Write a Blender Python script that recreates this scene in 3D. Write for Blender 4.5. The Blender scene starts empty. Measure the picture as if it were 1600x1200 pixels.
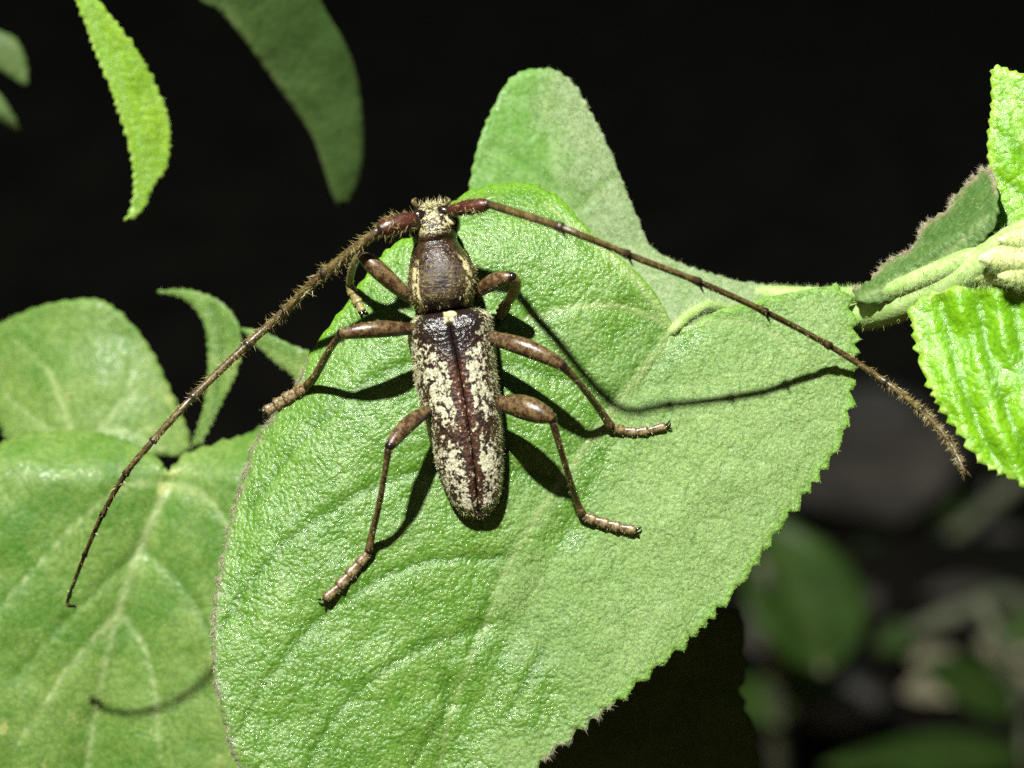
import bpy, math, random
import numpy as np
from mathutils import Vector, Matrix, geometry

# ---------------------------------------------------------------- set-up: camera, night sky, flash, exposure
# one Blender unit is one centimetre of the place
random.seed(7)
rng = np.random.default_rng(11)
scene = bpy.context.scene
COL = scene.collection
scene.unit_settings.system = 'METRIC'
scene.unit_settings.scale_length = 0.01
R = math.radians

CAM_H = 27.0
PITCH = R(25)
DIST = 20.0                       # lens to the beetle
FPX = DIST * 1600 / 7.0           # focal length in photo pixels (7 cm across the frame at the beetle)
CAM = np.array([0.0, 0.0, CAM_H])
FWD = np.array([0, math.cos(PITCH), -math.sin(PITCH)])
UPV = np.array([0, math.sin(PITCH), math.cos(PITCH)])
RGT = np.array([1.0, 0, 0])
PX = 7.0 / 1600

cd = bpy.data.cameras.new('camera')
cam = bpy.data.objects.new('camera', cd)
COL.objects.link(cam)
cam.location = CAM
cam.rotation_euler = (R(90) - PITCH, 0, 0)
cd.sensor_width = 36
cd.lens = 36 * FPX / 1600
cd.clip_start = 0.5
cd.clip_end = 20000
cd.dof.use_dof = True
cd.dof.focus_distance = DIST - 0.15
cd.dof.aperture_fstop = (cd.lens * 1e-3) / 0.36     # iris about 3 mm wide
scene.camera = cam

world = bpy.data.worlds.new('World')
scene.world = world
world.use_nodes = True
wn = world.node_tree
bg = wn.nodes['Background']
sky = wn.nodes.new('ShaderNodeTexSky')
sky.sky_type = 'NISHITA'
sky.sun_disc = False
sky.sun_elevation = R(3)
sky.sun_rotation = R(200)
wn.links.new(sky.outputs[0], bg.inputs[0])
bg.inputs[1].default_value = 0.05

FLASH_E = 97000
fl = bpy.data.lights.new('flash', 'POINT')
fl.energy = FLASH_E
fl.color = (1.0, 0.98, 0.92)
fl.shadow_soft_size = 0.45
flash = bpy.data.objects.new('flash', fl)
COL.objects.link(flash)
flash.location = CAM + RGT * -4.8 + UPV * 17.5 + FWD * 2.5

scene.view_settings.view_transform = 'Standard'
scene.view_settings.look = 'None'
scene.view_settings.exposure = 0
scene.view_settings.gamma = 1
scene.view_settings.use_curve_mapping = False
scene.cycles.use_denoising = False
scene.cycles.max_bounces = 6
scene.cycles.sample_clamp_indirect = 4


# ---------------------------------------------------------------- helpers
def at(px, py, w):
    """place of a point w cm in front of the plane through the beetle, at right angles to the view"""
    px = np.asarray(px, float); py = np.asarray(py, float); w = np.asarray(w, float)
    d = DIST - w
    return (CAM + d[..., None] * (FWD + ((px - 800) / FPX)[..., None] * RGT + ((600 - py) / FPX)[..., None] * UPV))


def ground_at(px, py, lift=0.0):
    ray = FWD + (px - 800) / FPX * RGT + (600 - py) / FPX * UPV
    t = (CAM_H - lift) / -ray[2]
    return CAM + t * ray


def vnoise(x, y, seed=0):
    xi = np.floor(x).astype(np.int64); yi = np.floor(y).astype(np.int64)
    fx = x - xi; fy = y - yi
    fx = fx * fx * (3 - 2 * fx); fy = fy * fy * (3 - 2 * fy)

    def h(a, b):
        n = (a * 374761393 + b * 668265263 + seed * 1274126177) & 0x7fffffff
        n = ((n ^ (n >> 13)) * 1274126177) & 0x7fffffff
        return ((n ^ (n >> 16)) & 0xffff) / 65535.0
    return (h(xi, yi) * (1 - fx) * (1 - fy) + h(xi + 1, yi) * fx * (1 - fy)
            + h(xi, yi + 1) * (1 - fx) * fy + h(xi + 1, yi + 1) * fx * fy) * 2 - 1


def fbm(x, y, seed=0, octv=3):
    s = 0; a = 1.0
    for k in range(octv):
        s = s + a * vnoise(x * 2 ** k, y * 2 ** k, seed + k); a *= 0.5
    return s


def tag(o, label=None, cat=None, group=None, kind=None):
    if label: o['label'] = label
    if cat: o['category'] = cat
    if group: o['group'] = group
    if kind: o['kind'] = kind
    return o


def empty(name, loc=(0, 0, 0), parent=None):
    o = bpy.data.objects.new(name, None)
    COL.objects.link(o)
    o.empty_display_size = 0.2
    if parent is not None:
        o.parent = parent
        o.location = Vector(loc) - wloc(parent)
    else:
        o.location = loc
    return o


def wloc(o):
    v = Vector((0, 0, 0))
    while o is not None:
        v += o.location; o = o.parent
    return v


def mesh_obj(name, verts, faces, mat, parent=None, attrs=None, smooth=True, origin=None):
    """verts in world cm; the object keeps its own origin"""
    verts = np.asarray(verts, float)
    org = np.array(origin) if origin is not None else verts.mean(0)
    m = bpy.data.meshes.new(name)
    if isinstance(faces, np.ndarray):
        faces_l = faces.tolist()
    else:
        faces_l = faces
    m.from_pydata((verts - org).tolist(), [], faces_l)
    m.polygons.foreach_set('use_smooth', [smooth] * len(m.polygons))
    for k, a in (attrs or {}).items():
        at_ = m.attributes.new(k, 'FLOAT', 'POINT')
        at_.data.foreach_set('value', np.asarray(a, np.float32))
    m.update()
    o = bpy.data.objects.new(name, m)
    COL.objects.link(o)
    if mat: m.materials.append(mat)
    if parent is not None:
        o.parent = parent
        o.location = Vector(org) - wloc(parent)
    else:
        o.location = org
    return o


def spline(pts, n, closed=False):
    """Catmull-Rom through pts, n steps to a span"""
    P = np.asarray(pts, float); m = len(P)
    out = []
    for i in range(m if closed else m - 1):
        if closed:
            p0, p1, p2, p3 = P[(i - 1) % m], P[i], P[(i + 1) % m], P[(i + 2) % m]
        else:
            p1, p2 = P[i], P[i + 1]
            p0 = P[i - 1] if i else 2 * p1 - p2
            p3 = P[i + 2] if i + 2 < m else 2 * p2 - p1
        for t in np.linspace(0, 1, n, endpoint=False):
            out.append(0.5 * (2 * p1 + (p2 - p0) * t + (2 * p0 - 5 * p1 + 4 * p2 - p3) * t * t
                              + (3 * p1 - p0 - 3 * p2 + p3) * t ** 3))
    if not closed: out.append(P[-1])
    return np.array(out)


def resample(P, step, closed=False):
    if closed: P = np.vstack([P, P[:1]])
    d = np.r_[0, np.cumsum(np.linalg.norm(np.diff(P, axis=0), axis=1))]
    n = max(3, int(d[-1] / step))
    s = np.linspace(0, d[-1], n, endpoint=not closed)
    return np.column_stack([np.interp(s, d, P[:, k]) for k in range(P.shape[1])])


def inside(pts, poly):
    x, y = pts[:, 0], pts[:, 1]
    r = np.zeros(len(pts), bool)
    a = poly; b = np.roll(poly, -1, 0)
    for (x1, y1), (x2, y2) in zip(a, b):
        if y1 == y2: continue
        c = ((y1 > y) != (y2 > y)) & (x < (x2 - x1) * (y - y1) / (y2 - y1) + x1)
        r ^= c
    return r


def polydist(pts, poly, tmin=False):
    """distance of each point to a polyline, and how far along it (0..1)"""
    best = np.full(len(pts), 1e9); along = np.zeros(len(pts))
    n = len(poly) - 1
    for i in range(n):
        a, b = poly[i], poly[i + 1]; ab = b - a
        t = np.clip(((pts - a) @ ab) / max(ab @ ab, 1e-9), 0, 1)
        d = np.linalg.norm(pts - (a + t[:, None] * ab), axis=1)
        m = d < best
        best[m] = d[m]; along[m] = (i + t[m]) / n
    return best, along


# ---------------------------------------------------------------- materials
def new_mat(name):
    m = bpy.data.materials.new(name)
    m.use_nodes = True
    nt = m.node_tree
    return m, nt, nt.nodes['Principled BSDF'], nt.nodes['Material Output']


class NT:
    def __init__(s, nt): s.nt = nt

    def n(s, typ, **kw):
        x = s.nt.nodes.new(typ)
        for k, v in kw.items(): setattr(x, k, v)
        return x

    def l(s, a, b): s.nt.links.new(a, b)

    def put(s, inp, v):
        if isinstance(v, (int, float)): inp.default_value = v
        elif isinstance(v, tuple): inp.default_value = v if len(v) == 4 or len(inp.default_value) == 3 else (*v, 1)
        else: s.l(v, inp)

    def math(s, op, a, b=None, c=None, clamp=False):
        x = s.n('ShaderNodeMath', operation=op, use_clamp=clamp)
        for i, v in enumerate((a, b, c)):
            if v is not None: s.put(x.inputs[i], v)
        return x.outputs[0]

    def mix(s, f, a, b, blend='MIX'):
        x = s.n('ShaderNodeMix', data_type='RGBA', blend_type=blend)
        s.put(x.inputs[0], f)
        for i, v in ((6, a), (7, b)):
            if isinstance(v, tuple): x.inputs[i].default_value = (*v[:3], 1)
            else: s.l(v, x.inputs[i])
        return x.outputs[2]

    def ramp(s, f, lo, hi, a=0.0, b=1.0):
        x = s.n('ShaderNodeMapRange', interpolation_type='SMOOTHSTEP')
        s.put(x.inputs[0], f)
        for i, v in ((1, lo), (2, hi), (3, a), (4, b)): s.put(x.inputs[i], v)
        return x.outputs[0]

    def noise(s, vec, scale, detail=3, rough=0.55, dist=0.0):
        x = s.n('ShaderNodeTexNoise')
        s.l(vec, x.inputs['Vector'])
        x.inputs['Scale'].default_value = scale
        x.inputs['Detail'].default_value = detail
        x.inputs['Roughness'].default_value = rough
        x.inputs['Distortion'].default_value = dist
        return x.outputs[0]

    def voro(s, vec, scale, feature='F1', rand=1.0):
        x = s.n('ShaderNodeTexVoronoi', feature=feature)
        s.l(vec, x.inputs['Vector'])
        x.inputs['Scale'].default_value = scale
        x.inputs['Randomness'].default_value = rand
        return x.outputs[0]

    def attr(s, name):
        return s.n('ShaderNodeAttribute', attribute_name=name).outputs['Fac']

    def bump(s, h, strength, dist, normal=None):
        x = s.n('ShaderNodeBump')
        x.inputs['Strength'].default_value = strength
        x.inputs['Distance'].default_value = dist
        s.l(h, x.inputs['Height'])
        if normal is not None: s.l(normal, x.inputs['Normal'])
        return x.outputs[0]


def leaf_mat(name, light, deep, vein, rough=0.42, spec=0.45, transl=0.18, bump=1.0, spots=None, rim=None, cell=30, sheen=0.25, down=None):
    m, nt, p, out = new_mat(name)
    g = NT(nt)
    vec = g.n('ShaderNodeTexCoord').outputs['Object']
    big = g.noise(vec, 1.3, 3)
    mid = g.noise(vec, 7, 4, 0.65)
    fine = g.noise(vec, 46, 3, 0.7)
    cells = g.voro(vec, cell, 'SMOOTH_F1')
    f = g.math('ADD', g.math('MULTIPLY', big, 0.75), g.math('MULTIPLY', mid, 0.45))
    f = g.math('ADD', f, g.math('MULTIPLY', fine, 0.35))
    f = g.ramp(f, 0.50, 1.02)
    col = g.mix(f, deep, light)
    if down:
        # light sheen of the thick pale down, painted into the blade colour
        down_sheen = g.math('ADD', g.attr('down'), g.math('MULTIPLY', g.math('SUBTRACT', mid, 0.5), 0.9))
        down_sheen = g.math('ADD', down_sheen, g.math('MULTIPLY', g.math('SUBTRACT', fine, 0.5), 1.6), clamp=True)
        col = g.mix(g.math('MULTIPLY', down_sheen, 0.85), col, down)
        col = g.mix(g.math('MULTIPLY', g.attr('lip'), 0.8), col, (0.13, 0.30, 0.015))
    # areoles: darker network of the fine veins between them
    net = g.ramp(cells, 0.25, 0.75)
    col = g.mix(g.math('MULTIPLY', net, 0.35), col, tuple(c * 0.55 for c in deep))
    # the coarser net of side veins, drawn by warped cells
    wv = g.n('ShaderNodeVectorMath', operation='MULTIPLY_ADD')
    nz = g.n('ShaderNodeTexNoise'); g.l(vec, nz.inputs['Vector']); nz.inputs['Scale'].default_value = 5
    g.l(nz.outputs['Color'], wv.inputs[0]); wv.inputs[1].default_value = (0.09, 0.09, 0.09); g.l(vec, wv.inputs[2])
    edge2 = g.voro(wv.outputs[0], 6.5, 'DISTANCE_TO_EDGE')
    col = g.mix(g.ramp(edge2, 0.0, 0.06, 0.40, 0.0), col, tuple(c * 0.8 for c in deep))
    col = g.mix(g.math('MULTIPLY', g.attr('groove'), 0.9), col, tuple(c * 0.75 for c in deep))
    vv = g.math('MULTIPLY', g.attr('vein'), g.ramp(g.noise(vec, 5, 2), 0.2, 0.6, 0.5, 1.0))
    col = g.mix(g.math('MULTIPLY', vv, 0.75), col, vein)
    if spots:
        s = g.ramp(g.noise(vec, 3.6, 5, 0.7, 0.6), 0.585, 0.64)
        s2 = g.ramp(g.noise(vec, 0.8, 1), 0.45, 0.6)
        col = g.mix(g.math('MULTIPLY', g.math('MULTIPLY', s, s2), 0.6), col, spots)
    if rim:
        rr = g.math('MULTIPLY', g.attr('rim'), g.ramp(g.noise(vec, 12, 3), 0.3, 0.6))
        col = g.mix(g.math('MULTIPLY', rr, 0.8), col, rim)
    g.l(col, p.inputs['Base Color'])
    vc = g.n('ShaderNodeTexVoronoi'); g.l(vec, vc.inputs['Vector']); vc.inputs['Scale'].default_value = cell * 1.4
    sp = g.n('ShaderNodeSeparateColor'); g.l(vc.outputs['Color'], sp.inputs[0])
    glint = g.ramp(sp.outputs[0], 0.72, 0.80)
    rv = g.math('SUBTRACT', g.math('ADD', rough, g.math('MULTIPLY', fine, 0.22)), g.math('MULTIPLY', glint, 0.2))
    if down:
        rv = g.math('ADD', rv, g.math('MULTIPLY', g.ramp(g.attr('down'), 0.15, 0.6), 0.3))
    g.l(rv, p.inputs['Roughness'])
    p.inputs['Specular IOR Level'].default_value = spec
    p.inputs['Sheen Weight'].default_value = sheen
    p.inputs['Sheen Roughness'].default_value = 0.4
    p.inputs['Sheen Tint'].default_value = (0.85, 1.0, 0.75, 1)
    b0 = g.bump(g.ramp(edge2, 0.0, 0.22), 0.18 * bump, 0.02)
    b1 = g.bump(g.math('SUBTRACT', 1.0, g.math('MULTIPLY', cells, cells)), 0.62 * bump, 0.015, b0)
    b2 = g.bump(g.noise(vec, 90, 2, 0.65), 0.55 * bump, 0.009, b1)
    g.l(b2, p.inputs['Normal'])
    tr = g.n('ShaderNodeBsdfTranslucent')
    g.l(g.mix(0.5, col, (light[0] * 1.3, light[1] * 1.3, light[2] * 0.4)), tr.inputs['Color'])
    ms = g.n('ShaderNodeMixShader')
    ms.inputs[0].default_value = transl
    g.l(p.outputs[0], ms.inputs[1]); g.l(tr.outputs[0], ms.inputs[2])
    g.l(ms.outputs[0], out.inputs[0])
    return m


def plain_mat(name, a, b, scale=20, rough=0.5, spec=0.5, bump=0.3, bscale=60, bdist=0.01, coat=0.0):
    m, nt, p, out = new_mat(name)
    g = NT(nt)
    vec = g.n('ShaderNodeTexCoord').outputs['Object']
    f = g.ramp(g.noise(vec, scale, 4, 0.65), 0.35, 0.65)
    g.l(g.mix(f, a, b), p.inputs['Base Color'])
    p.inputs['Roughness'].default_value = rough
    p.inputs['Specular IOR Level'].default_value = spec
    p.inputs['Coat Weight'].default_value = coat
    p.inputs['Coat Roughness'].default_value = 0.15
    g.l(g.bump(g.noise(vec, bscale, 3, 0.6), bump, bdist), p.inputs['Normal'])
    return m


def hair_mat(name, a, b, rough=0.5, transl=0.35):
    m, nt, p, out = new_mat(name)
    g = NT(nt)
    vec = g.n('ShaderNodeTexCoord').outputs['Object']
    f = g.ramp(g.noise(vec, 9, 2), 0.35, 0.65)
    c = g.mix(f, a, b)
    g.l(c, p.inputs['Base Color'])
    p.inputs['Roughness'].default_value = rough
    tr = g.n('ShaderNodeBsdfTranslucent')
    g.l(c, tr.inputs['Color'])
    ms = g.n('ShaderNodeMixShader'); ms.inputs[0].default_value = transl
    g.l(p.outputs[0], ms.inputs[1]); g.l(tr.outputs[0], ms.inputs[2])
    g.l(ms.outputs[0], out.inputs[0])
    return m


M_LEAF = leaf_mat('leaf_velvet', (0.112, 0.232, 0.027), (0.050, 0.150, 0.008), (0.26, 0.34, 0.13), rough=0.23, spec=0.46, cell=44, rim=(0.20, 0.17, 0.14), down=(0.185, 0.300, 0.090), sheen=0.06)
M_LEAF_PALE = leaf_mat('leaf_pale_back', (0.14, 0.27, 0.055), (0.075, 0.20, 0.02), (0.19, 0.29, 0.11), rough=0.5, spec=0.3, sheen=0.4, bump=0.5, down=(0.25, 0.31, 0.19))
M_LEAF_SIDE = leaf_mat('leaf_side', (0.170, 0.260, 0.058), (0.045, 0.140, 0.008), (0.32, 0.40, 0.18), rough=0.45, spec=0.35, spots=(0.36, 0.38, 0.12), bump=0.45, sheen=0.06)
M_YOUNG = leaf_mat('leaf_young', (0.170, 0.385, 0.006), (0.095, 0.28, 0.002), (0.24, 0.41, 0.05), rough=0.27, spec=0.5, bump=0.9, rim=(0.28, 0.42, 0.06), cell=32, sheen=0.05)
M_HANG = leaf_mat('leaf_hanging', (0.180, 0.330, 0.010), (0.105, 0.235, 0.004), (0.17, 0.32, 0.06), rough=0.36, spec=0.45, bump=0.7, rim=(0.22, 0.36, 0.05), cell=26, sheen=0.05)
M_DIMMED = leaf_mat('leaf_dimmed', (0.072, 0.130, 0.032), (0.040, 0.090, 0.016), (0.11, 0.16, 0.05), rough=0.5, spec=0.3, bump=0.4, sheen=0.05)  # dimness of the farther, tilted leaf put into its green
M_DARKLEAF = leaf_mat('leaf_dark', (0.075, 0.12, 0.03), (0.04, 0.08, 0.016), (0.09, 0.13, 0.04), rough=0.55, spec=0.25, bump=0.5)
M_CILIATE = leaf_mat('leaf_folded', (0.085, 0.165, 0.038), (0.038, 0.095, 0.015), (0.20, 0.28, 0.10), rough=0.42, spec=0.4, sheen=0.0, rim=(0.33, 0.25, 0.17))  # shade on the turned-away blade put into its darker green
M_STEM = plain_mat('stem_green', (0.20, 0.33, 0.085), (0.31, 0.42, 0.16), 8, 0.5, 0.35, 0.5, 40)
M_BUD = plain_mat('bud_pale', (0.48, 0.56, 0.20), (0.62, 0.64, 0.36), 10, 0.55, 0.3, 0.5, 40)
M_TWIG = plain_mat('twig_brown', (0.05, 0.045, 0.03), (0.10, 0.09, 0.06), 6, 0.75, 0.3, 0.6, 25)
M_DOWN = hair_mat('leaf_down', (0.40, 0.52, 0.20), (0.50, 0.60, 0.30))
M_DOWN_PINK = hair_mat('leaf_margin_down', (0.48, 0.45, 0.32), (0.52, 0.45, 0.34))
M_BRISTLE = hair_mat('beetle_bristle', (0.30, 0.24, 0.075), (0.43, 0.38, 0.17), 0.4, 0.3)
M_CREAM_HAIR = hair_mat('beetle_cream_hair', (0.50, 0.46, 0.22), (0.58, 0.55, 0.32), 0.5, 0.3)


# ---------------------------------------------------------------- leaves
def hairs_on(verts, tris, count, length, width, normal_amt, comb, seed, tip_pull=0.0):
    """fine hairs, one thin triangle each, rooted on random spots of a triangle mesh"""
    r = np.random.default_rng(seed)
    A, B, C = verts[tris[:, 0]], verts[tris[:, 1]], verts[tris[:, 2]]
    nrm = np.cross(B - A, C - A)
    area = np.linalg.norm(nrm, axis=1)
    nrm = nrm / np.maximum(area[:, None], 1e-12)
    pick = r.choice(len(tris), count, p=area / area.sum())
    u, v = r.random(count), r.random(count)
    fl_ = u + v > 1
    u[fl_] = 1 - u[fl_]; v[fl_] = 1 - v[fl_]
    base = A[pick] + u[:, None] * (B - A)[pick] + v[:, None] * (C - A)[pick]
    n = nrm[pick]
    d = n * (normal_amt * (0.5 + r.random((count, 1)))) + r.normal(0, 0.55, (count, 3)) + np.asarray(comb)
    d /= np.linalg.norm(d, axis=1)[:, None]
    bad = (d * n).sum(1) < 0.05
    d[bad] += n[bad] * 0.8
    d /= np.linalg.norm(d, axis=1)[:, None]
    side = np.cross(d, r.normal(0, 1, (count, 3)))
    side /= np.linalg.norm(side, axis=1)[:, None]
    L = length * (0.5 + r.random((count, 1)))
    V = np.empty((count, 3, 3))
    V[:, 0] = base - side * width / 2; V[:, 1] = base + side * width / 2
    V[:, 2] = base + d * L
    F = np.arange(count * 3).reshape(-1, 3)
    return V.reshape(-1, 3), F


def tri_mesh(outline, spacing):
    lo = outline.min(0) - 1; hi = outline.max(0) + 1
    xs = np.arange(lo[0], hi[0], spacing); ys = np.arange(lo[1], hi[1], spacing * 0.87)
    gx, gy = np.meshgrid(xs, ys)
    gx = gx + (np.arange(len(ys)) % 2)[:, None] * spacing / 2
    pts = np.column_stack([gx.ravel(), gy.ravel()])
    pts += rng.uniform(-0.22, 0.22, pts.shape) * spacing
    pts = pts[inside(pts, outline)]
    # keep clear of the margin
    keep = np.ones(len(pts), bool)
    cellk = {}
    for q in outline:
        cellk.setdefault((int(q[0] // spacing), int(q[1] // spacing)), []).append(q)
    for i, q in enumerate(pts):
        cx, cy = int(q[0] // spacing), int(q[1] // spacing)
        for a in (-1, 0, 1):
            for b in (-1, 0, 1):
                for o in cellk.get((cx + a, cy + b), ()):
                    if (o[0] - q[0]) ** 2 + (o[1] - q[1]) ** 2 < (0.55 * spacing) ** 2:
                        keep[i] = False
    pts = pts[keep]
    n = len(outline)
    allp = [Vector((float(a), float(b))) for a, b in outline] + [Vector((float(a), float(b))) for a, b in pts]
    edges = [(i, (i + 1) % n) for i in range(n)]
    vs, es, fs, *_ = geometry.delaunay_2d_cdt(allp, edges, [], 1, 1e-5)
    V = np.array([(v.x, v.y) for v in vs])
    F = np.array([f for f in fs if len(f) == 3])
    # wind so the normal faces the viewer
    a, b, c = V[F[:, 0]], V[F[:, 1]], V[F[:, 2]]
    cr = (b[:, 0] - a[:, 0]) * (c[:, 1] - a[:, 1]) - (b[:, 1] - a[:, 1]) * (c[:, 0] - a[:, 0])
    F[cr > 0] = F[cr > 0][:, ::-1]
    return V, F


def make_leaf(parent, outline, wf, mat, veins=(), grooves=(), teeth=(26, 7), spacing=8, quilt=0.035, hair=0,
              hair_len=0.035, hair_w=0.0032, rim_w=10, rim_hair=0, label=None, seed=1, thick=0.018, comb=(0, 0, 0),
              hair_m=None, rim_len=0.04, step=3.0, toothfree=None, rim_sel=None, hair_sel=None):
    o = resample(spline(outline, 12, True), step, True)
    if teeth:
        per, amp = teeth
        d = np.linalg.norm(np.roll(o, -1, 0) - o, axis=1)
        s = np.r_[0, np.cumsum(d)[:-1]]
        s = s + per * 0.75 * vnoise(s / (per * 2.3), s * 0, seed)
        k = np.floor(s / per).astype(int); f = s / per - k
        r = np.random.default_rng(seed)
        amps = r.uniform(0.35, 1.25, k.max() + 2)
        saw = np.where(f < 0.7, f / 0.7, (1 - f) / 0.3)
        t = np.roll(o, -2, 0) - np.roll(o, 2, 0)
        area = 0.5 * np.sum(o[:, 0] * np.roll(o[:, 1], -1) - np.roll(o[:, 0], -1) * o[:, 1])
        nn = np.column_stack([t[:, 1], -t[:, 0]]) * (1 if area > 0 else -1)
        nn /= np.maximum(np.linalg.norm(nn, axis=1)[:, None], 1e-9)
        wgt = np.ones(len(o)) if toothfree is None else toothfree(o)
        o = o + nn * (amp * (saw - 0.4) * amps[k] * wgt)[:, None]
    V, F = tri_mesh(o, spacing)
    loop = np.vstack([o, o[:1]])
    ed, _ = polydist(V, loop[::3] if len(loop) > 200 else loop)
    rim = np.exp(-(ed / rim_w) ** 2)
    if rim_sel is not None: rim = rim * rim_sel(V[:, 0], V[:, 1])
    vein = np.zeros(len(V)); groove = np.zeros(len(V)); relief = np.zeros(len(V))
    for vp, wd in veins:
        pl = resample(spline(vp, 8), 12)
        dd, al = polydist(V, pl)
        ww = wd * (1.1 - 0.75 * al)
        vein = np.maximum(vein, np.exp(-(dd / ww) ** 2) * (1 - 0.25 * al))
        relief -= 0.016 * np.exp(-(dd / (ww * 2.2)) ** 2) - 0.012 * np.exp(-(dd / (ww * 0.8)) ** 2)
    for vp, wd in grooves:
        pl = resample(spline(vp, 8), 12)
        dd, al = polydist(V, pl)
        ww = wd * (1.1 - 0.5 * al)
        groove = np.maximum(groove, np.exp(-(dd / ww) ** 2))
        relief -= 0.9 * quilt * np.exp(-(dd / (ww * 1.8)) ** 2)
    x, y = V[:, 0], V[:, 1]
    relief += quilt * fbm(x / 75, y / 75, seed + 20, 2) * 0.9 + quilt * 0.16 * fbm(x / 15, y / 15, seed + 40, 2)
    fade = np.clip(ed / 14, 0.2, 1)
    P = at(x, y, wf(x, y) + relief * fade)
    if thick:
        # a blade with a real back face and rim
        back = at(x, y, wf(x, y) + relief * fade - thick)
        n = len(V)
        nb = len(o)
        Fb = F[:, ::-1] + n
        # rim faces between consecutive outline points, found from boundary edges
        cnt = {}
        for f in F:
            for a, b in ((f[0], f[1]), (f[1], f[2]), (f[2], f[0])):
                if (b, a) in cnt: del cnt[(b, a)]
                else: cnt[(a, b)] = 1
        side = [(b, a, a + n, b + n) for a, b in cnt]
        faces = F.tolist() + Fb.tolist() + side
        PP = np.vstack([P, back])
        attrs = {'vein': np.r_[vein, vein], 'groove': np.r_[groove, groove], 'rim': np.r_[rim, rim]}
        if rim_sel is not None:
            lip = np.exp(-(ed / 11) ** 2) * (1 - np.clip(rim_sel(x, y), 0, 1)); attrs['lip'] = np.r_[lip, lip]
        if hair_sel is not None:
            down_sheen = hair_sel(x, y); attrs['down'] = np.r_[down_sheen, down_sheen]
    else:
        PP, faces, attrs = P, F, {'vein': vein, 'groove': groove, 'rim': rim}
    lf = mesh_obj('leaf', PP, faces, mat, parent, attrs)
    if label: lf['label'] = label
    if hair:
        FH = F
        if hair_sel is not None:
            cen = V[F].mean(1)
            FH = F[np.random.default_rng(seed).random(len(F)) < hair_sel(cen[:, 0], cen[:, 1])]
        hv, hf = hairs_on(P, FH, hair, hair_len, hair_w, 0.9, comb, seed + 60)
        tag(mesh_obj('leaf_hairs', hv, hf, hair_m or M_DOWN, lf, smooth=False), kind='stuff')
    if rim_hair:
        m = ed[F].max(1) < rim_w * 1.1
        if rim_sel is not None:
            cen = V[F].mean(1); m &= rim_sel(cen[:, 0], cen[:, 1]) > 0.4
        hv, hf = hairs_on(P, F[m], rim_hair, rim_len, hair_w * 1.1, 0.8, comb, seed + 80)
        tag(mesh_obj('margin_hairs', hv, hf, M_DOWN_PINK, lf, smooth=False), kind='stuff')
    return lf


def sdist(x, y, a, b):
    """signed distance from the line a-b, positive on its right as the picture shows it (walking a to b)"""
    ax, ay = a; bx, by = b
    L = math.hypot(bx - ax, by - ay)
    return ((bx - ax) * (y - ay) - (by - ay) * (x - ax)) / L


def tube(pts, rad, sides=10, n=6, squash=1.0):
    """closed tapered tube through 3-D points"""
    P = spline(np.column_stack([np.asarray(pts, float), np.asarray(rad, float)]), n)
    C = P[:, :3]; r = np.maximum(P[:, 3], 1e-4)
    T = np.gradient(C, axis=0)
    T /= np.linalg.norm(T, axis=1)[:, None]
    V = []; nrm = -FWD
    for i in range(len(C)):
        nv = nrm - T[i] * (nrm @ T[i])
        nv /= np.linalg.norm(nv)
        bi = np.cross(T[i], nv)
        a = np.linspace(0, 2 * math.pi, sides, endpoint=False)
        V.append(C[i] + r[i] * (np.cos(a)[:, None] * bi + squash * np.sin(a)[:, None] * nv))
        nrm = nv
    k = len(C)
    V = np.vstack(V + [C[:1] - T[:1] * r[0] * 0.5, C[-1:] + T[-1:] * r[-1] * 0.5])
    F = []
    for i in range(k - 1):
        for j in range(sides):
            a, b = i * sides + j, i * sides + (j + 1) % sides
            F.append((a, a + sides, b + sides, b))
    for j in range(sides):
        F.append((k * sides, j, (j + 1) % sides))
        F.append((k * sides + 1, (k - 1) * sides + (j + 1) % sides, (k - 1) * sides + j))
    al = np.r_[np.repeat(np.linspace(0, 1, k), sides), 0, 1]
    return V, F, al


def tris_of(F):
    out = []
    for f in F:
        out.append(f[:3])
        if len(f) == 4: out.append((f[0], f[2], f[3]))
    return np.array(out)


# ---------------------------------------------------------------- the setting: ground
def wA(x, y):
    s = sdist(x, y, (1055, 512), (690, 1200))      # + on the left half
    l = np.maximum(s, 0); r = np.maximum(-s, 0)
    w = 0.00075 * (y - 650)
    w = w + 0.16 * (1 - np.exp(-l / 170)) + 0.09 * (1 - np.exp(-r / 190))
    w = w - 0.55 * (np.maximum(l - 330, 0) / 260) ** 2 - 0.30 * (np.maximum(r - 330, 0) / 200) ** 2
    w = w - 0.25 * np.maximum(0, (430 - y) / 140) ** 2
    return w


def gh(x, y):
    return 0.8 * fbm(x / 14, y / 14, 3, 4) * np.exp(-((y - 60) / 260) ** 2)


t = np.linspace(-1, 1, 150)
gx = np.sinh(t * 5.2) / np.sinh(5.2) * 12000
gxx, gyy = np.meshgrid(gx, gx + 60)
gz = gh(gxx, gyy)
gv = np.column_stack([gxx.ravel(), gyy.ravel(), gz.ravel()])
n_ = len(t)
gf = [(i * n_ + j, i * n_ + j + 1, (i + 1) * n_ + j + 1, (i + 1) * n_ + j) for i in range(n_ - 1) for j in range(n_ - 1)]
M_SOIL = plain_mat('dark_soil', (0.005, 0.005, 0.004), (0.012, 0.011, 0.008), 0.5, 0.9, 0.1, 0.8, 2.0, 0.4)
g_ = mesh_obj('ground', gv, gf, M_SOIL, origin=(0, 0, 0))
tag(g_, 'dark bare soil far below the leaves', kind='structure')

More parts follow.
